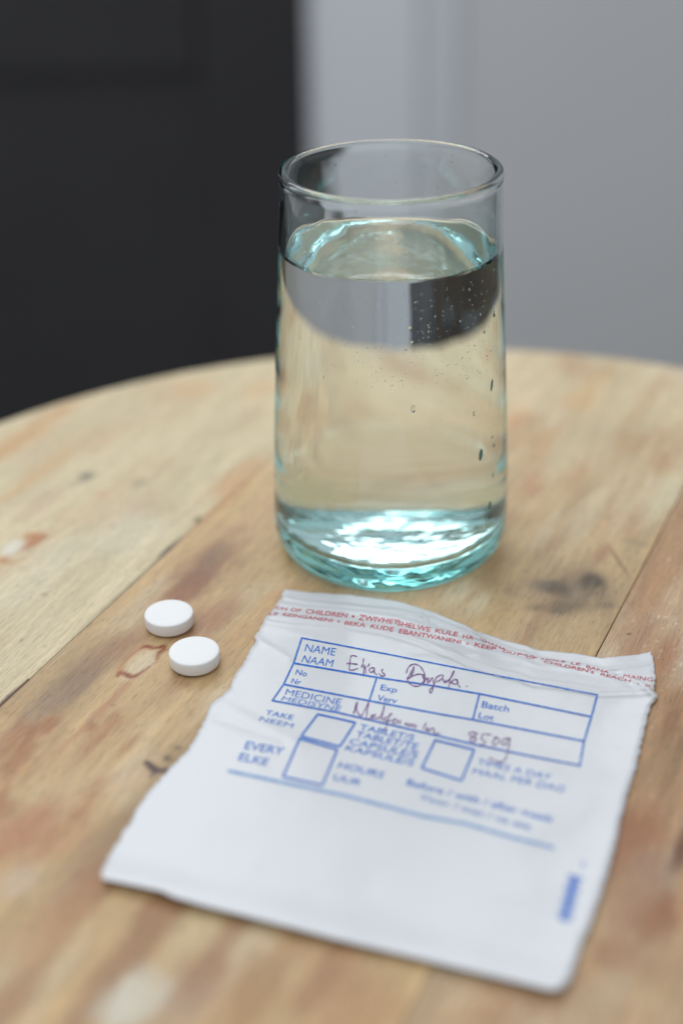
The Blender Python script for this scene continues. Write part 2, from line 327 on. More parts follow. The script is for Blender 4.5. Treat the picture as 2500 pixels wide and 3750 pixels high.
tot = mul(mul(f1, f2), f3)
vm = N(nt, 'ShaderNodeVectorMath', operation='SCALE'); nt.links.new(att.outputs['Color'], vm.inputs[0]); nt.links.new(tot, vm.inputs['Scale'])
nt.links.new(vm.outputs[0], b.inputs['Base Color'])
nt.links.new(rng_(mid.outputs[0], .3, .7, .38, .56), b.inputs['Roughness'])
bump(nt, b, tot, .25, 0.0001)

table = empty('round_table', (TC[0]*MM, TC[1]*MM, FLOOR))
tag(table, 'small round wooden table of pale stained planks under the glass', 'table')
def plank(pi, t0, t1):
    R = TR; bevr, bevs = 1.6, .16
    t0c = max(t0, tC - R*.997); t1c = min(t1, tC + R*.997)
    rim0 = t0 < tC - R; rim1 = t1 > tC + R
    ta = t0c + (0.0 if rim0 else bevs); tb = t1c - (0.0 if rim1 else bevs)
    vis = pi in (0, 1, 2)
    stp = .62 if vis else 3.0
    nt_ = int((tb - ta)/stp); ns = int(430/stp)
    tg = np.linspace(ta, tb, nt_); G = np.linspace(0, 1, ns)
    hw = np.sqrt(np.maximum((R - bevr)**2 - (np.clip(tg, tC - R + bevr + .1, tC + R - bevr - .1) - tC)**2, 1.0))
    S = sC - hw[:, None] + 2*hw[:, None]*G[None, :]; T = np.repeat(tg[:, None], ns, 1)
    s = S.ravel(); t = T.ravel(); X = s*gs[0] + t*gt[0]; Y = s*gs[1] + t*gt[1]
    z = (fbm(s/90, t/30, 90 + pi, 3) - .5)*.25 - (.04 if pi == 0 else 0) - (.12 if pi == 2 else 0)
    # seam edges worn down a little, wider at the near end
    P = np.stack([X, Y], 1); col = wood_colour(P, s, t, pi)
    ii = np.arange(nt_*ns).reshape(nt_, ns)
    f = np.stack([ii[:-1, :-1], ii[1:, :-1], ii[1:, 1:], ii[:-1, 1:]], -1).reshape(-1, 4)
    loop = np.concatenate([ii[0, :], ii[1:, -1], ii[-1, -2::-1], ii[-2:0:-1, 0]])
    side = np.concatenate([np.full(ns, 0), np.full(nt_ - 1, 1), np.full(ns - 1, 2), np.full(nt_ - 2, 3)])
    verts = [np.stack([X, Y, z], 1)]; faces = [f]; cols = [col]
    prev = loop; nv = nt_*ns
    L = len(loop); lx, ly, lz, ls, lt = X[loop], Y[loop], z[loop], s[loop], t[loop]
    for (fr, dz) in ((.3, .09), (.72, .36), (1.0, 1.0), (1.0, None)):
        ox = np.zeros(L); oy = np.zeros(L); bev = np.where((side == 1) | (side == 3), bevr, bevs)
        if rim0: bev = np.where(side == 0, bevr, bev)
        if rim1: bev = np.where(side == 2, bevr, bev)
        rad = np.stack([lx - TC[0], ly - TC[1]], 1); rad /= np.linalg.norm(rad, axis=1)[:, None]
        isr = bev == bevr
        dirx = np.where(isr, rad[:, 0], np.where(side == 0, -gt[0], gt[0])); diry = np.where(isr, rad[:, 1], np.where(side == 0, -gt[1], gt[1]))
        nx = lx + dirx*bev*fr; ny = ly + diry*bev*fr; nz = (lz - bev*dz) if dz is not None else np.full(L, -22.0)
        verts.append(np.stack([nx, ny, nz], 1)); cur = np.arange(nv, nv + L); nv += L
        pc = col[loop]*np.where(isr, .94, .62)[:, None] if dz is None or dz > .3 else col[loop]
        cols.append(pc)
        faces.append(np.stack([prev, cur, np.roll(cur, -1), np.roll(prev, -1)], 1)); prev = cur
    V = np.concatenate(verts); F = np.concatenate(faces).tolist(); F.append(prev[::-1].tolist())
    # local to the table's empty
    V = V - np.array([TC[0], TC[1], FLOOR*1000])
    o = mesh('plank', V, F, [wood_m], table)
    me = o.data; ca = me.attributes.new('stain', 'FLOAT_COLOR', 'POINT')
    C = np.concatenate(cols); C = np.concatenate([C, np.ones((len(C), 1))], 1); ca.data.foreach_set('color', C.astype(np.float32).ravel())
    bm = bmesh.new(); bm.from_mesh(me); bmesh.ops.recalc_face_normals(bm, faces=bm.faces); bm.to_mesh(me); bm.free()
    return o
SE1, SE2 = -196.9, -68.6
o = plank(0, SE1 - 128.4, SE1 - .08); o['label'] = 'palest plank, on the left'
o = plank(1, SE1 + .0, SE2 - .05); o['label'] = 'middle plank, with the dark knot and the stain ring'
o = plank(2, SE2 + .12, SE2 + 128); o['label'] = 'browner plank, on the right'
plank(3, SE2 + 128.4, SE2 + 260)
leg_m, nt, b = mat('leg_wood', lin((170, 138, 104)), .55, .4)
def leg(x, y):
    bm = bmesh.new(); bmesh.ops.create_cone(bm, cap_ends=True, segments=20, radius1=.013, radius2=.019, depth=(-.022 - FLOOR))
    o = bmo('leg', bm, [leg_m], table, True); o.location = (x, y, (-.022 - FLOOR)/2); return o
for k in range(3):
    a = math.radians(90 + 120*k); leg(.14*math.cos(a), .14*math.sin(a))

# ------------------------------------------------------------------ tablets
pill_m, nt, b = mat('chalky_tablet', (0.82, 0.82, 0.815), 0.62, 0.3)
b.inputs['Subsurface Weight'].default_value = 0.15; b.inputs['Subsurface Radius'].default_value = (.001, .0009, .0008)
nz = N(nt, 'ShaderNodeTexNoise', i_Scale=2600.0, i_Detail=3.0); tc = N(nt, 'ShaderNodeTexCoord'); nt.links.new(tc.outputs['Object'], nz.inputs['Vector'])
bump(nt, b, nz.outputs[0], .35, 0.00006)
def pill(x, y, seed, label, tilt=(0, 0)):
    prof = [(0, 0), (4.4, .02), (5.5, .10), (6.05, .34), (6.36, .66), (6.5, 1.0), (6.5, 3.45), (6.47, 3.75), (6.38, 3.93), (6.2, 4.03), (5.2, 4.12), (3.0, 4.2), (0, 4.24)]
    n = 96; V = [(0, 0, 0)]; F = []
    for r, z in prof[1:-1]:
        for k in range(n):
            a = 2*math.pi*k/n; chip = 0
            if r > 6.1: chip = .05*(float(vn(k*.45, z*2 + seed*9, seed)) - .5) - .16*max(0, float(vn(k*.9, seed*3.3, seed + 5)) - .86)/.14
            V.append(((r + chip)*math.cos(a), (r + chip)*math.sin(a), z))
    V.append((0, 0, prof[-1][1])); m = len(prof) - 2
    for k in range(n):
        k2 = (k + 1) % n; F.append((0, 1 + k2, 1 + k))
        for j in range(m - 1): F.append((1 + j*n + k, 1 + j*n + k2, 1 + (j + 1)*n + k2, 1 + (j + 1)*n + k))
        F.append((1 + (m - 1)*n + k, 1 + (m - 1)*n + k2, len(V) - 1))
    o = mesh('tablet', V, F, [pill_m]); o.location = (x*MM, y*MM, .00016); o.rotation_euler = (tilt[0], tilt[1], seed)
    return tag(o, label, 'tablet', 'white round tablets on the table')
pill(-38.38, 293.8, 1, 'round white tablet nearer the bag, beside the reddish stain ring')
pill(-46.6, 311.4, 2, 'round white tablet farther from the bag, standing behind the other one')

# ------------------------------------------------------------------ glass of water
GX, GY = 20.4 - 20.4 + 14.18, 353.85
tint = (0.12, 0.76, 0.745)
def glass_mat(name, ior, vol=True, rough=0.0):
    m = bpy.data.materials.new(name); m.use_nodes = True; nt = m.node_tree; nt.nodes.clear()
    out = N(nt, 'ShaderNodeOutputMaterial'); g = N(nt, 'ShaderNodeBsdfGlass'); g.inputs['IOR'].default_value = ior; g.inputs['Roughness'].default_value = rough
    g.inputs['Color'].default_value = (1, 1, 1, 1); nt.links.new(g.outputs[0], out.inputs['Surface'])
    if vol:
        v = N(nt, 'ShaderNodeVolumeAbsorption'); v.inputs['Color'].default_value = (*tint, 1); v.inputs['Density'].default_value = 24.0
        nt.links.new(v.outputs[0], out.inputs['Volume'])
    return m
glass_m = glass_mat('aqua_glass', 1.51)
# where water touches the glass the index step is smaller; 'wet' marks those faces
_nt = glass_m.node_tree; _a = N(_nt, 'ShaderNodeAttribute', attribute_name='wet'); _mr = N(_nt, 'ShaderNodeMapRange'); _mr.inputs[3].default_value = 1.51; _mr.inputs[4].default_value = 1.51/1.333
_nt.links.new(_a.outputs['Fac'], _mr.inputs[0]); _nt.links.new(_mr.outputs[0], [n_ for n_ in _nt.nodes if n_.type == 'BSDF_GLASS'][0].inputs['IOR'])
water_m = glass_mat('water_surface', 1.333, False)
clear_m = bpy.data.materials.new('water_side'); clear_m.use_nodes = True; clear_m.node_tree.nodes.clear()
_o = clear_m.node_tree.nodes.new('ShaderNodeOutputMaterial'); _t = clear_m.node_tree.nodes.new('ShaderNodeBsdfTransparent'); _t.inputs[0].default_value = (1, 1, 1, 1)
clear_m.node_tree.links.new(_t.outputs[0], _o.inputs[0])
HG = 111.2; ZW = 90.4
_zs = [0, 12, 25, 40, 60, 80, 100, 112]; _rs = [33.3, 33.7, 33.3, 32.6, 31.4, 30.1, 29.0, 28.65]
def Ro(z): return float(np.interp(z, _zs, _rs))
def Ri(z): return Ro(z) - (1.6 + 1.3*max(0, (30 - z)/30)**2)
RN = 9.5; ZF = 7.4    # inner floor
prof = []   # (r, z, kind)
NB = 26
for k in range(NB): # underside, slightly hollow
    r = 26.5*k/(NB - 1); prof.append((r, .9*(1 - (r/26.5)**2) + .15, 'u'))
for k in range(1, 13): # outer corner
    a = -math.pi/2 + (math.pi/2)*k/12; prof.append((26.5 + 6.6*math.cos(a)*1.0, 7.4 + 7.25*math.sin(a), 'c'))
for z in np.linspace(8.5, HG - 1.2, 60): prof.append((Ro(z), float(z), 'o'))
for k in range(1, 12): # rounded rim
    a = math.pi*k/12; prof.append((Ro(HG) - 1.22 + 1.42*math.cos(a), HG - 1.4 + 1.4*math.sin(a), 'r'))
for z in np.linspace(HG - 2.6, ZW + .5, 14): prof.append((Ri(z) + .30*max(0, (z - HG + 6)/6)*-1, float(z), 'i'))
prof.append((Ri(ZW), ZW, 'w'))
for z in np.linspace(ZW - .5, ZF + RN, 56): prof.append((Ri(z), float(z), 'w'))
rc = Ri(ZF + RN)
for k in range(1, 10):
    a = (math.pi/2)*k/10; prof.append((rc - RN + RN*math.cos(a), ZF + RN - RN*math.sin(a), 'f'))
for k in range(1, 27):
    r = (rc - RN)*(1 - k/26); prof.append((r, ZF, 'f'))
n = 192; V = []; F = []; MI = []
ring_idx = []
for j, (r, z, kd) in enumerate(prof):
    if r < 1e-6: ring_idx.append([len(V)]); V.append((0, 0, z)); continue
    row = []
    for k in range(n):
        a = 2*math.pi*k/n; ca, sa = math.cos(a), math.sin(a); x, y = r*ca, r*sa; dr_ = 0; dz = 0
        if kd in 'ocr': dr_ = .10*(float(fbm(ca*2.0 + 5, sa*2.0 + z/26, 101, 3)) - .5)*2 + .10*math.sin(2*a + .7)
        if kd in 'iw': dr_ = .20*(float(fbm(ca*2.4 + 9, sa*2.4 + z/32, 131, 3)) - .5)*2 + .10*math.sin(2*a + .7)
        if kd == 'f': dz = .7*(float(fbm(x/8 + 3, y/8, 151, 3)) - .5) + .30*(float(fbm(x/2.6, y/2.6, 161, 2)) - .5) + .0; dr_ = (.20*(float(fbm(ca*2.4 + 9, sa*2.4 + z/32, 131, 3)) - .5)*2 + .10*math.sin(2*a + .7))*(r/rc)**2; dz *= min(1, (rc - r)/4)
        if kd == 'u': dz = .8*abs(float(fbm(x/6, y/6 + 7, 171, 3)) - .5) + .25*abs(float(fbm(x/2.2, y/2.2, 181, 2)) - .5)
        if kd == 'c': dr_ += .25*(float(fbm(ca*6 + z/5, sa*6, 191, 3)) - .5)
        if kd == 'r': dz = .12*math.sin(a*2 + 1) + .08*math.sin(3*a)
        row.append(len(V)); V.append(((r + dr_)*ca, (r + dr_)*sa, z + dz))
    ring_idx.append(row)
for j in range(len(prof) - 1):
    A, B = ring_idx[j], ring_idx[j+1]; mi = 1 if (prof[j][2] in 'wf' and prof[j+1][2] in 'wf') else 0
    for k in range(n):
        k2 = (k + 1) % n
        if len(A) == 1: F.append((A[0], B[k2], B[k]))
        elif len(B) == 1: F.append((A[k], A[k2], B[0]))
        else: F.append((A[k], A[k2], B[k2], B[k]))
        MI.append(mi)
tumbler = mesh('drinking_glass', V, F, [glass_m])
_w = tumbler.data.attributes.new('wet', 'FLOAT', 'FACE'); _w.data.foreach_set('value', [float(q) for q in MI]); tumbler.location = (GX*MM, GY*MM, 0)
bm = bmesh.new(); bm.from_mesh(tumbler.data); bmesh.ops.recalc_face_normals(bm, faces=bm.faces); bm.to_mesh(tumbler.data); bm.free()
tag(tumbler, 'tall clear aqua-tinted drinking glass with a thick base, nearly full of water', 'glass')
# water
wp = [(0, ZW)]
rw = Ri(ZW) - .02
for r in np.linspace(3, rw - 2.2, 10): wp.append((float(r), ZW - .0))
for k in range(1, 8):
    q = k/7; wp.append((rw - 2.2 + 2.15*q, ZW + .85*q**3))
ntop = len(wp)
for z in np.linspace(ZW - 1.5, ZF + RN + .5, 20): wp.append((Ri(z) - .30, float(z)))
wp += [(rc - 1.6, ZF + 6.2), (rc - 4.2, ZF + 3.2), (rc - 8.5, ZF + 1.3), (0, ZF + .9)]
V = []; F = []; MI = []; rows = []
for j, (r, z) in enumerate(wp):
    if r == 0: rows.append([len(V)]); V.append((0, 0, z)); continue
    row = []
    for k in range(n):
        a = 2*math.pi*k/n; row.append(len(V))
        dr_ = (.20*(float(fbm(math.cos(a)*2.4 + 9, math.sin(a)*2.4 + z/32, 131, 3)) - .5)*2 + .10*math.sin(2*a + .7)) if r > rw - 1 else 0
        V.append(((r + dr_)*math.cos(a), (r + dr_)*math.sin(a), z))
    rows.append(row)
for j in range(len(wp) - 1):
    A, B = rows[j], rows[j+1]
    for k in range(n):
        k2 = (k + 1) % n
        if len(A) == 1: F.append((A[0], B[k], B[k2]))
        elif len(B) == 1: F.append((A[k2], A[k], B[0]))
        else: F.append((A[k2], A[k], B[k], B[k2]))
        MI.append(0 if j < ntop - 1 else 1)
water = mesh('water', V, F, [water_m, clear_m]); water.data.polygons.foreach_set('material_index', MI); water.location = (GX*MM, GY*MM, 0)
bm = bmesh.new(); bm.from_mesh(water.data); bmesh.ops.recalc_face_normals(bm, faces=bm.faces); bm.to_mesh(water.data); bm.free()
tag(water, 'clear still water filling the aqua glass to below its rim', 'water')
# bubbles clinging to the inside of the wall
air_m = glass_mat('air_bubble', 1/1.333, False)
bm = bmesh.new()
def sph(bm, c, r, sc_=(1, 1, 1), rz=0, rx=0, sub=2):
    res = bmesh.ops.create_icosphere(bm, subdivisions=sub, radius=1.0); vs = res['verts']
    for v in vs:
        v.co = Vector((v.co.x*r*sc_[0], v.co.y*r*sc_[1], v.co.z*r*sc_[2]))
    bmesh.ops.rotate(bm, cent=(0, 0, 0), matrix=Matrix.Rotation(rx, 3, 'Y'), verts=vs)
    bmesh.ops.rotate(bm, cent=(0, 0, 0), matrix=Matrix.Rotation(rz, 3, 'Z'), verts=vs)
    bmesh.ops.translate(bm, vec=c, verts=vs)
for i in range(330):
    a = random.gauss(-math.pi/2 + .42, .5) if i < 230 else random.uniform(-math.pi, 0.0)
    z = random.uniform(62, 88) if i < 210 else random.uniform(16, 86)
    r = random.choice([.10, .11, .12, .14, .17]) if i % 13 else random.uniform(.2, .32)
    R_ = Ri(z) - r - .45
    sph(bm, (R_*math.cos(a)*MM, R_*math.sin(a)*MM, z*MM), r*MM, (1, 1, 1.2), 0, 0, 1)
bub = bmo('air_bubble', bm, [air_m], water, True); tag(bub, kind='stuff')
# blemishes in the glass wall
drip_m, nt, b = mat('teal_glass_blemish', (0.06, 0.36, 0.36), .05, .8)
for (px, py, w_, h_, tl) in ((1758, 1665, .8, 1.75, .1), (1798, 1410, .62, 1.7, .22), (1806, 1630, .4, .6, .1), (1802, 1740, .3, .7, 0), (1800, 1600, .3, .4, 0), (1790, 1850, .9, 1.2, .2)):
    # point of the outer wall seen there
    d = ray(px, py); o0 = np.array([0, 0, CH]); lo, hi = 200.0, 420.0; hit = None
    for tt in np.linspace(250, 460, 1600):
        q = o0 + d*tt
        if math.hypot(q[0] - GX, q[1] - GY) < Ro(q[2]) - .2: hit = q; break
    if hit is None: continue
    bm = bmesh.new(); sph(bm, (0, 0, 0), MM, (w_, .16, h_), 0, tl, 3)
    o = bmo('glass_blemish', bm, [drip_m], tumbler, True)
    an = math.atan2(hit[1] - GY, hit[0] - GX)
    o.location = ((hit[0] - GX)*MM, (hit[1] - GY)*MM, hit[2]*MM); o.rotation_euler = (0, 0, an + math.pi/2)
# droplets on the dry wall and the outside
drop_m = glass_mat('water_drop', 1.333, False)
bm = bmesh.new()
for i in range(60):
    a = random.uniform(-math.pi, math.pi); z = random.uniform(ZW + 3, HG - 3); r = random.choice([.12, .15, .2, .3])
    R_ = Ri(z) - .02
    sph(bm, (R_*math.cos(a)*MM, R_*math.sin(a)*MM, z*MM), r*MM, (.5, 1, 1.25), a, 0, 2)
for (px, py, r) in ((1512, 1498, .8), (1484, 1278, .42), (1808, 1150, .75), (1772, 1215, .45), (1735, 1515, .5), (1320, 1225, .2), (1500, 1205, .6), (1508, 1255, .4), (1184, 1380, .25), (1410, 1395, .25), (1618, 1368, .22)):
    d = ray(px, py)
    for tt in np.linspace(250, 460, 1600):
        q = np.array([0, 0, CH]) + d*tt
        if math.hypot(q[0] - GX, q[1] - GY) < Ro(q[2]):
            a = math.atan2(q[1] - GY, q[0] - GX)
            sph(bm, ((q[0] - GX)*MM, (q[1] - GY)*MM, q[2]*MM), r*MM, (.4, .75, 1.4), a, 0, 3); break
dps = bmo('water_droplets', bm, [drop_m], tumbler, True); tag(dps, kind='stuff')

# ------------------------------------------------------------------ medicine bag
left = [(1041, 2157), (1031, 2187), (1011, 2216), (985, 2248), (964, 2266), (966, 2277), (953, 2299), (931, 2330), (934, 2350), (915, 2385), (896, 2417), (858, 2479), (838, 2524), (804, 2552), (772, 2582), (734, 2669), (688, 2744), (604, 2831), (517, 2934), (463, 3032), (408, 3118), (372, 3190)]
bottom = [(372, 3190), (375, 3219), (480, 3240), (590, 3263), (640, 3287), (760, 3320), (877, 3349), (1060, 3395), (1250, 3444), (1550, 3514), (1850, 3586), (2009, 3624), (2060, 3622)]
right = [(2382, 2386), (2395, 2433), (2398, 2485), (2393, 2528), (2408, 2550), (2380, 2584), (2368, 2630), (2356, 2682), (2332, 2793), (2295, 2917), (2271, 3000), (2249, 3112), (2217, 3223), (2169, 3367), (2124, 3478), (2088, 3590), (2060, 3622)]
top = [(1041, 2157), (1125, 2168), (1221, 2175), (1285, 2178), (1380, 2191), (1445, 2200), (1512, 2217), (1585, 2241), (1655, 2270), (1703, 2289), (1735, 2308), (1799, 2328), (1846, 2345), (1900, 2358), (1935, 2368), (1970, 2381), (2040, 2386), (2110, 2393), (2198, 2409), (2282, 2402), (2352, 2394), (2382, 2386)]
def resamp(pts, nn):
    P = np.array([at(*p, .8) for p in pts]); d = np.r_[0, np.cumsum(np.linalg.norm(np.diff(P, axis=0), axis=1))]; d /= d[-1]
    q = np.linspace(0, 1, nn); return np.stack([np.interp(q, d, P[:, 0]), np.interp(q, d, P[:, 1])], 1)
NU, NV = 230, 230
Lc, Rc, Tc, Bc = resamp(left, NV), resamp(right, NV), resamp(top, NU), resamp(bottom, NU)
jag = lambda m, s_: (np.array([float(vn(i*.45, s_, s_)) for i in range(m)]) - .5)
Lc[:, 0] += jag(NV, 3)*.5; Rc[:, 0] += jag(NV, 4)*.38; Tc[1:-1, 1] += jag(NU - 2, 5)*.28
Lc[0] = Tc[0]; Rc[0] = Tc[-1]; Lc[-1] = Bc[0]; Rc[-1] = Bc[-1]
u = np.linspace(0, 1, NU)[None, :, None]; v = np.linspace(0, 1, NV)[:, None, None]
G = (1 - v)*Tc[None] + v*Bc[None] + (1 - u)*Lc[:, None] + u*Rc[:, None] - ((1 - u)*(1 - v)*Tc[0] + u*(1 - v)*Tc[-1] + (1 - u)*v*Bc[0] + u*v*Bc[-1])
U = np.repeat(u[..., 0], NV, 0); Vv = np.repeat(v[..., 0], NU, 1)
def gauss(x, c, w_): return np.exp(-((x - c)/w_)**2)
def segd(a, b_):   # distance to a crease given in photo points
    A = np.array(at(*a)); B = np.array(at(*b_)); e = B - A; d = G - A; tt = np.clip((d @ e)/(e @ e), 0, 1)
    return np.linalg.norm(d - tt[..., None]*e, axis=-1)
hh = .45 + 1.5*(fbm(U*3.2, Vv*3.2, 201, 3) - .35)
hh += .35*(fbm(U*9, Vv*7, 211, 3) - .5)
hh += 1.3*gauss(Vv, 1.0, .06) + .5*gauss(U, 1.0, .05)*(Vv > .1)
# press seal: two parallel ridges, and the wavy open lip beyond it
sv = .112 + .018*U
hh += .7*gauss(Vv, sv - .01, .055) + .40*gauss(Vv, sv, .009) + .35*gauss(Vv, sv + .018, .006) + .45*gauss(Vv, .035 + .01*np.sin(U*9), .006) + .3*gauss(Vv, .062, .01)
lip = np.clip((.105 - Vv)/.105, 0, 1)
hh += lip*(-.15 + .25*np.exp(-((U - .33)/.2)**2) - .3*gauss(U, .72, .12) + .5*gauss(U, .93, .07)) + lip**2*.35*np.sin(U*30)*(U > .4)
hh += .35*gauss(Vv, .08, .03)*np.sin(U*46 + 1)*gauss(U, .55, .18)
for a, b_, k, w_ in (((820, 2590), (1100, 2740), .18, 1.8), ((790, 2640), (1040, 2720), -.18, 1.5), ((935, 2345), (1060, 2420), .3, 1.3), ((960, 2300), (1150, 2340), .2, 1.5),
                     ((560, 3090), (900, 3170), .2, 5), ((500, 3180), (820, 3230), -.12, 4), ((1730, 2330), (1765, 2355), .7, .8), ((1540, 2255), (1560, 2290), .4, .7),
                     ((2330, 2500), (2400, 2560), .6, 1.0), ((2250, 2470), (2330, 2540), -.3, 1.2), ((1500, 2395), (1750, 2410), .25, 2.0), ((1900, 3080), (2200, 2900), .3, 5)):
    hh += k*np.exp(-(segd(a, b_)/w_)**2)
edge = np.minimum(np.minimum(U, 1 - U)*90, 1); hh = hh*(.55 + .45*edge)
hh = np.maximum(hh, .32)
# slide each point along its line of sight while lifting it, so the outline stays where it is seen
t_ = hh - .8
GXY = G + (G/CH)*(-(t_))[..., None]*1.0
Xb, Yb = GXY[..., 0], GXY[..., 1]
ii = np.arange(NU*NV).reshape(NV, NU)
Vt = np.stack([Xb.ravel(), Yb.ravel(), hh.ravel()], 1); Vb = Vt.copy(); Vb[:, 2] = np.maximum(Vb[:, 2] - .14, .08)
Ft = np.stack([ii[:-1, :-1], ii[1:, :-1], ii[1:, 1:], ii[:-1, 1:]], -1).reshape(-1, 4)
Fb = Ft[:, ::-1] + NU*NV
loop = np.concatenate([ii[0, :], ii[1:, -1], ii[-1, -2::-1], ii[-2:0:-1, 0]])
l2 = np.roll(loop, -1); Fs = np.stack([loop, l2, l2 + NU*NV, loop + NU*NV], 1)
bag_m, nt, b = mat('white_film', (0.715, 0.728, 0.745), .31, .5)
b.inputs['Subsurface Weight'].default_value = .12; b.inputs['Subsurface Radius'].default_value = (.001, .0011, .0013)
tc = N(nt, 'ShaderNodeTexCoord'); n1 = N(nt, 'ShaderNodeTexNoise', i_Scale=240.0, i_Detail=4.0); n1.inputs['Roughness'].default_value = .55
nt.links.new(tc.outputs['Object'], n1.inputs['Vector']); bump(nt, b, n1.outputs[0], .5, .00025)
_tr = N(nt, 'ShaderNodeBsdfTranslucent'); _tr.inputs[0].default_value = (.80, .82, .85, 1); _mx = N(nt, 'ShaderNodeMixShader'); _mx.inputs[0].default_value = .12
nt.links.new(b.outputs[0], _mx.inputs[1]); nt.links.new(_tr.outputs[0], _mx.inputs[2]); nt.links.new(_mx.outputs[0], nt.nodes['Material Output'].inputs[0])
bag = empty('medicine_bag', (14*MM, 260*MM, 0))
tag(bag, 'white plastic resealable medicine bag printed in blue and red, lying on the table', 'medicine bag')
OFF = np.array([14.0, 260.0, 0.0])
film = mesh('film', np.concatenate([Vt, Vb]) - OFF, np.concatenate([Ft, Fb, Fs]).tolist(), [bag_m], bag)
bm = bmesh.new(); bm.from_mesh(film.data); bmesh.ops.recalc_face_normals(bm, faces=bm.faces); bm.to_mesh(film.data); bm.free()
bvh = BVHTree.FromPolygons([Vector(p) for p in Vt], Ft.tolist())
ORI = Vector((0, 0, CH))
def onbag(px, py, lift=.05):
    d = Vector(ray(px, py)); loc, nor, idx, dist = bvh.ray_cast(ORI, d)
    if loc is None: return None
    if nor.z < 0: nor = -nor
    return np.array(loc + nor*lift) - OFF
# inks
def ink(name, c1, c2, scale=900.0, rough=.45):
    m, nt, b = mat(name, lin(c1), rough, .3)
    nz = N(nt, 'ShaderNodeTexNoise', i_Scale=scale, i_Detail=3.0); tc = N(nt, 'ShaderNodeTexCoord'); nt.links.new(tc.outputs['Object'], nz.inputs['Vector'])
    cr = N(nt, 'ShaderNodeValToRGB'); cr.color_ramp.elements[0].position = .38; cr.color_ramp.elements[1].position = .66
    cr.color_ramp.elements[0].color = (*lin(c1), 1); cr.color_ramp.elements[1].color = (*lin(c2), 1)
    nt.links.new(nz.outputs[0], cr.inputs[0]); nt.links.new(cr.outputs[0], b.inputs['Base Color']); return m
blue_m = ink('blue_print', (0, 86, 180), (44, 120, 206)); red_m = ink('red_print', (168, 24, 50), (206, 84, 104), 1500.0); pen_m = ink('purple_pen', (96, 46, 118), (150, 108, 160), 600.0)
pale_m = ink('faint_blue_print', (122, 150, 196), (160, 182, 212))
# crops of the photograph the printing was measured in
Z = {'c3': (850, 2100, 1.8447), 'c4': (1600, 2200, 1.8447), 'z1': (950, 2130, 3.136), 'z2': (1400, 2200, 3.136), 'z3': (1900, 2300, 2.851), 'z4': (1200, 2350, 2.6133),
     'z5': (1550, 2600, 2.24), 'z6': (750, 2550, 1.96), 'z8': (1400, 2750, 2.0907)}
def z_(c, x, y): a = Z[c]; return np.array([a[0] + x/a[2], a[1] + y/a[2]])
def text_tris(s, bold=0.0):
    cu = bpy.data.curves.new('t', 'FONT'); cu.body = s; cu.size = 1.0; cu.resolution_u = 3; cu.offset = bold
    o = bpy.data.objects.new('t', cu); COL.objects.link(o); dg = bpy.context.evaluated_depsgraph_get(); dg.update()
    me = bpy.data.meshes.new_from_object(o.evaluated_get(dg)); vs = [v.co.copy() for v in me.vertices]; fs = [tuple(p.vertices) for p in me.polygons]
    COL.objects.unlink(o); bpy.data.objects.remove(o); bpy.data.curves.remove(cu); bpy.data.meshes.remove(me)
    return vs, fs
capv, _ = text_tris('H'); CAPH = max(p.y for p in capv)
def warp(name, vs, fs, quad, m, parent, lift=.05):
    TL, TRq, BR, BL = [np.array(q, float) for q in quad]
    x0 = min(p.x for p in vs); x1 = max(p.x for p in vs)
    bm = bmesh.new(); bv = [bm.verts.new((p.x, p.y, 0)) for p in vs]
    for f_ in fs:
        try: bm.faces.new([bv[i] for i in f_])
        except ValueError: pass
    bmesh.ops.triangulate(bm, faces=bm.faces)
    long_ = [e for e in bm.edges if e.calc_length() > .3]
    if long_: bmesh.ops.subdivide_edges(bm, edges=long_, cuts=2); bmesh.ops.triangulate(bm, faces=bm.faces)
    bad = []
    for v_ in bm.verts:
        a = (v_.co.x - x0)/(x1 - x0); c = v_.co.y/CAPH
        p = (BL*(1 - a) + BR*a)*(1 - c) + (TL*(1 - a) + TRq*a)*c
        q = onbag(p[0], p[1], lift)
        if q is None: bad.append(v_)
        else: v_.co = Vector(q*MM)
    if bad: bmesh.ops.delete(bm, geom=bad, context='VERTS')
    for f_ in bm.faces:
        f_.normal_update()
        if f_.normal.z < 0: f_.normal_flip()
    return bmo(name, bm, [m], parent)
def ribbon(bm, pts, w, m, closed=False, seg=6.0, lift=.05, vary=0.0):
    """a printed or penned line of width w (photo px) along photo points"""
    P = [np.array(p, float) for p in pts]
    if closed: P.append(P[0])
    Q = [P[0]]
    for a, b_ in zip(P[:-1], P[1:]):
        k = max(1, int(np.linalg.norm(b_ - a)/seg))
        for i in range(1, k + 1): Q.append(a + (b_ - a)*i/k)
    rows = []
    for i, q in enumerate(Q):
        d = Q[min(i + 1, len(Q) - 1)] - Q[max(i - 1, 0)]; L = np.linalg.norm(d)
        if L < 1e-6: d = np.array([1.0, 0]); L = 1
        nrm = np.array([-d[1], d[0]])/L; ww = w*(1 + vary*math.sin(i*.9))*.5
        if i in (0, len(Q) - 1): q = q + (d/L)*(w*.4)*(1 if i else -1)
        a = onbag(*(q + nrm*ww), lift); c = onbag(*(q - nrm*ww), lift)
        rows.append(None if a is None or c is None else (bm.verts.new(Vector(a*MM)), bm.verts.new(Vector(c*MM))))
    for r0, r1 in zip(rows[:-1], rows[1:]):
        if r0 and r1: bm.faces.new((r0[0], r1[0], r1[1], r0[1]))
def finish(name, bm, m, parent):
    bm.normal_update()
    for f_ in bm.faces:
        if f_.normal.z < 0: f_.normal_flip()
    return bmo(name, bm, [m], parent)
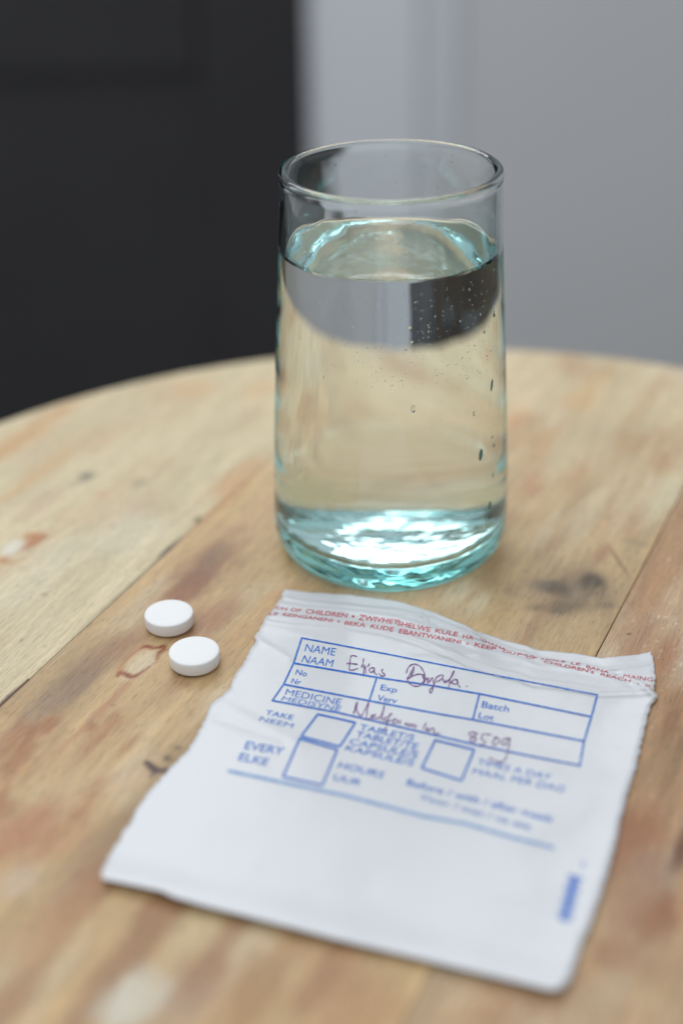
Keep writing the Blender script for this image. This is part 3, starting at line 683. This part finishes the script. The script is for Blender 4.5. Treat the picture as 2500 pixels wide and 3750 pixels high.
def smooth_pts(pts, k=5):
    P = [np.array(p, float) for p in pts]; 
    if len(P) < 3: return P
    P = [2*P[0] - P[1]] + P + [2*P[-1] - P[-2]]; out = []
    for i in range(1, len(P) - 2):
        for j in range(k):
            t = j/k; out.append(.5*((2*P[i]) + (-P[i-1] + P[i+1])*t + (2*P[i-1] - 5*P[i] + 4*P[i+1] - P[i+2])*t*t + (-P[i-1] + 3*P[i] - 3*P[i+1] + P[i+2])*t**3))
    out.append(P[-2]); return out
BT = [('NAME', 'z1', (540, 715), (885, 768), (862, 852), (515, 800)), ('NAAM', 'c3', (487, 553), (688, 585), (674, 632), (465, 600)),
      ('No', 'c3', (437, 648), (512, 662), (500, 697), (425, 683)), ('Nr', 'c3', (408, 708), (470, 720), (460, 754), (396, 742)),
      ('MEDICINE', 'c3', (370, 780), (744, 850), (727, 893), (355, 820)), ('MEDISYNE', 'c3', (347, 830), (742, 902), (722, 934), (328, 858)),
      ('Exp', 'c3', (1008, 750), (1122, 773), (1108, 806), (998, 788)), ('Verv', 'c3', (985, 820), (1120, 846), (1104, 882), (975, 858)),
      ('Batch', 'c4', (307, 678), (492, 713), (480, 754), (297, 720)), ('Lot', 'c4', (287, 753), (387, 775), (377, 812), (275, 793)),
      ('TAKE', 'z6', (445, 98), (642, 138), (627, 172), (430, 130)), ('NEEM', 'z6', (405, 145), (642, 197), (625, 230), (385, 175)),
      ('EVERY', 'z6', (302, 322), (575, 372), (555, 422), (280, 378)), ('ELKE', 'z6', (260, 405), (467, 450), (442, 500), (236, 458)),
      ('TABLET/S', 'z6', (1120, 200), (1512, 280), (1492, 320), (1105, 238)), ('TABLET/TE', 'z6', (1095, 250), (1540, 342), (1515, 388), (1078, 287)),
      ('CAPSULE/S', 'z6', (1050, 302), (1540, 402), (1515, 448), (1030, 340)), ('KAPSULE/S', 'z6', (1022, 352), (1512, 460), (1487, 503), (1002, 386)),
      ('HOURS', 'z6', (972, 472), (1297, 545), (1272, 590), (950, 512)), ('UUR', 'z6', (937, 560), (1132, 603), (1110, 642), (915, 600)),
      ('TIMES A DAY', 'z5', (452, 400), (1057, 530), (1035, 577), (435, 445)), ('MAAL PER DAG', 'z5', (415, 480), (1167, 625), (1140, 677), (395, 522)),
      ('Before / with / after meals', 'z8', (197, 215), (1312, 500), (1290, 547), (180, 262)), ('Voor / met / na ete', 'z8', (297, 328), (1147, 560), (1125, 607), (277, 368))]
for s_, c, a, b_, d, e in BT:
    vs, fs = text_tris(s_, .010 if 'M' not in s_ else 0.0)
    warp('printed_text', vs, fs, [z_(c, *a), z_(c, *b_), z_(c, *d), z_(c, *e)], blue_m if c != 'z8' or s_[0] == 'B' else ink('blue_print_light', (70, 110, 184), (110, 146, 204)), bag)
RT = [('CH', 'z1', (190, 280), (322, 300), (310, 336), (175, 310)), ('OF', 'z1', (367, 300), (487, 318), (465, 354), (355, 340)), ('CHILDREN', 'z1', (540, 315), (1017, 368), (1000, 416), (525, 365)),
      ('ZWIVHET', 'z1', (1150, 380), (1604, 442), (1590, 493), (1130, 440)), ('SHELWE', 'z2', (176, 228), (562, 310), (545, 360), (163, 283)), ('KULE', 'z2', (615, 320), (872, 362), (855, 412), (600, 365)),
      ('HA', 'z2', (925, 385), (1047, 412), (1040, 452), (915, 430)), ('VHANA', 'z2', (1115, 422), (1422, 552), (1412, 578), (1120, 455)), ('EZA', 'z3', (0, 262), (170, 292), (160, 306), (-5, 275)),
      ('HOLE', 'z3', (240, 316), (487, 345), (477, 362), (230, 330)), ('LE', 'z3', (545, 358), (642, 366), (636, 392), (535, 378)), ('BANA', 'z3', (705, 388), (942, 455), (932, 477), (695, 414)),
      ('-', 'z3', (998, 470), (1018, 474), (1016, 498), (996, 494)), ('MAING', 'z3', (1092, 482), (1398, 520), (1390, 560), (1080, 515)),
      ('LE', 'z1', (127, 350), (220, 358), (206, 386), (100, 382)), ('EZINGANENI', 'z1', (280, 360), (847, 430), (830, 466), (262, 390)), ('BEKA', 'z1', (985, 455), (1222, 478), (1215, 526), (970, 490)),
      ('KUDE', 'z1', (1285, 490), (1547, 525), (1530, 576), (1270, 530)), ('EBANTWANENI', 'z2', (200, 320), (907, 455), (895, 494), (182, 372)), ('KEEP', 'z2', (1065, 480), (1312, 538), (1292, 572), (1052, 525)),
      ('OUT', 'z2', (1385, 565), (1592, 610), (1577, 637), (1370, 590)), ('OF', 'z3', (75, 290), (187, 305), (177, 327), (62, 312)), ("CHILDREN's", 'z3', (262, 338), (787, 443), (775, 478), (250, 358)),
      ('REACH', 'z3', (855, 470), (1167, 540), (1155, 568), (842, 492)), ('-', 'z3', (1230, 562), (1252, 566), (1250, 594), (1228, 590)), ('H', 'z3', (1325, 585), (1362, 592), (1355, 620), (1315, 612))]
for s_, c, a, b_, d, e in RT:
    vs, fs = text_tris(s_, .014 if 'M' not in s_ else 0.0)
    warp('warning_text', vs, fs, [z_(c, *a), z_(c, *b_), z_(c, *d), z_(c, *e)], red_m, bag)
for c, x, y in (('z1', 1075, 400), ('z1', 908, 458), ('z2', 975, 492)):
    bm = bmesh.new(); p = z_(c, x, y); ribbon(bm, [p - [2, 0], p + [2, 0.4]], 7.5, red_m)
    finish('warning_bullet', bm, red_m, bag)
LINES = [
 ([('c3', 470, 437), ('c3', 1040, 545), ('c4', 0, 428), ('c4', 600, 545), ('c4', 1080, 637)], 5.5),
 ([('c3', 415, 607), ('c3', 980, 704), ('c4', 0, 580), ('c4', 285, 630), ('c4', 1040, 785)], 6.5),
 ([('c3', 348, 750), ('c3', 925, 862), ('c4', 0, 764), ('c4', 240, 805), ('c4', 990, 950)], 6.5),
 ([('c3', 272, 860), ('z6', 960, 120), ('z6', 1568, 262), ('z5', 440, 290), ('z5', 850, 375), ('z5', 1280, 458)], 6.5),
 ([('c3', 470, 437), ('c3', 415, 607), ('c3', 348, 750), ('c3', 272, 860)], 6.0),
 ([('c4', 1080, 637), ('c4', 1040, 785), ('c4', 990, 950), ('z5', 1280, 458)], 7.0),
 ([('c3', 977, 702), ('c3', 925, 862)], 6.0), ([('c4', 285, 630), ('c4', 240, 805)], 6.5)]
for pts, w_ in LINES:
    bm = bmesh.new(); ribbon(bm, [z_(*p) for p in pts], w_, blue_m, lift=.085, vary=.06); finish('form_line', bm, blue_m, bag)
for pts in ([('z6', 810, 130), ('z6', 1080, 190), ('z6', 968, 362), ('z6', 690, 288)], [('z6', 680, 306), ('z6', 950, 385), ('z6', 842, 640), ('z6', 560, 578)], [('z5', 95, 250), ('z5', 415, 328), ('z5', 310, 582), ('z5', -15, 478)]):
    bm = bmesh.new(); ribbon(bm, [z_(*p) for p in pts], 7.5, blue_m, True, lift=.085); finish('tick_box', bm, blue_m, bag)
bm = bmesh.new(); ribbon(bm, [z_(*p) for p in (('z6', 175, 537), ('z6', 620, 632), ('z6', 1000, 712), ('z6', 1568, 862), ('z5', 350, 935), ('z5', 700, 1040), ('z5', 1060, 1130))], 13, pale_m, lift=.085)
finish('rule_line', bm, pale_m, bag)
PEN = {'name_handwriting': [('z4', [(275, 145), (245, 135), (220, 145), (212, 200), (205, 255), (215, 275), (245, 272), (284, 258)]), ('z4', [(182, 210), (225, 212), (280, 218)]),
  ('z4', [(342, 165), (336, 205), (322, 247)]), ('z4', [(346, 225), (342, 310)]), ('z4', [(358, 240), (363, 302)]), ('z4', [(396, 215), (382, 240)]),
  ('z4', [(440, 252), (410, 255), (395, 276), (410, 296), (438, 280), (446, 255), (444, 295), (468, 318)]), ('z4', [(526, 265), (514, 287), (546, 322), (518, 332), (488, 308)]),
  ('z4', [(750, 302), (766, 255), (800, 222), (840, 218), (882, 240), (912, 282), (926, 332), (912, 385), (872, 425), (826, 427), (784, 402), (757, 365), (772, 335), (800, 290), (822, 240)]),
  ('z4', [(822, 242), (818, 290), (795, 332)]), ('z4', [(757, 362), (812, 330), (870, 312), (918, 322)]),
  ('z4', [(905, 330), (922, 372), (916, 402), (945, 350), (952, 400), (960, 425)]), ('z4', [(962, 350), (968, 396), (1000, 345), (1010, 420), (986, 495), (974, 462), (1012, 425), (1036, 340)]),
  ('z4', [(1036, 342), (1085, 320), (1102, 336), (1072, 370), (1040, 386)]), ('z4', [(1096, 352), (1114, 395), (1128, 372)]),
  ('z4', [(1130, 392), (1178, 345), (1210, 285), (1192, 300), (1166, 370), (1156, 436)]), ('z4', [(1168, 402), (1200, 370), (1236, 368), (1240, 400), (1204, 408), (1182, 390)]),
  ('z4', [(1236, 376), (1245, 412), (1263, 438)]), ('z4', [(1325, 430), (1331, 431)])],
 'medicine_handwriting': [('z4', [(245, 690), (262, 640), (270, 585), (255, 680), (287, 575), (276, 640), (300, 705), (322, 710), (362, 640), (393, 575), (376, 660), (370, 735), (386, 750), (415, 727)]),
  ('z4', [(415, 722), (450, 712), (452, 700), (425, 706), (415, 724), (440, 738), (476, 734), (512, 702), (542, 610), (522, 700), (502, 752)]),
  ('z4', [(522, 746), (576, 720), (612, 690), (590, 702), (562, 800), (542, 852), (530, 840)]), ('z4', [(536, 762), (602, 756)]),
  ('z4', [(642, 740), (616, 765), (636, 786), (666, 770), (650, 742)]), ('z4', [(692, 755), (686, 792)]), ('z4', [(735, 802), (755, 780), (766, 812), (786, 785), (796, 817), (822, 790), (832, 832), (848, 802)]),
  ('z4', [(940, 780), (916, 825), (910, 836)]), ('z4', [(930, 852), (960, 825), (956, 862), (1000, 830), (1016, 850), (1022, 886), (1066, 880)])],
 'dose_handwriting': [('z5', [(430, 190), (385, 185), (375, 205), (420, 230), (430, 250), (395, 265), (382, 242), (442, 195)]), ('z5', [(552, 205), (492, 200), (480, 215), (476, 242), (506, 265), (490, 290), (468, 285)]),
  ('z5', [(582, 225), (612, 235), (616, 265), (580, 292), (565, 275), (592, 225)]), ('z5', [(702, 235), (660, 240), (640, 275), (664, 290), (708, 235), (692, 330), (672, 400), (640, 430), (582, 416), (540, 395)])]}
for nm, ss in PEN.items():
    bm = bmesh.new()
    for c, pts in ss:
        q = smooth_pts([z_(c, *p) for p in pts]); ribbon(bm, q, 3.8 if nm != 'dose_handwriting' else 4.0, pen_m, seg=3.0, lift=.12, vary=.25)
    finish(nm, bm, pen_m, bag)
# the upright blue mark near the lower right corner, out of focus in the photograph
c7 = lambda x, y: np.array([1850 + x/3.136, 3000 + y/3.136])
bm = bmesh.new()
A, B = c7(800, 670), c7(675, 1150); dv = (B - A)/np.linalg.norm(B - A); nv_ = np.array([-dv[1], dv[0]])
for k in range(11):
    p = A + (B - A)*(k/10); hw = 20 if k % 3 else 27
    ribbon(bm, [p - nv_*hw, p + nv_*hw], 8, blue_m, lift=.05)
ribbon(bm, [A + nv_*2, B + nv_*2], 15, blue_m, lift=.065)
finish('blue_logo_print', bm, blue_m, bag)
bm = bmesh.new(); p = c7(890, 520); ribbon(bm, [p - dv*9, p + dv*9], 9, pale_m, lift=.05); finish('small_print_mark', bm, pale_m, bag)
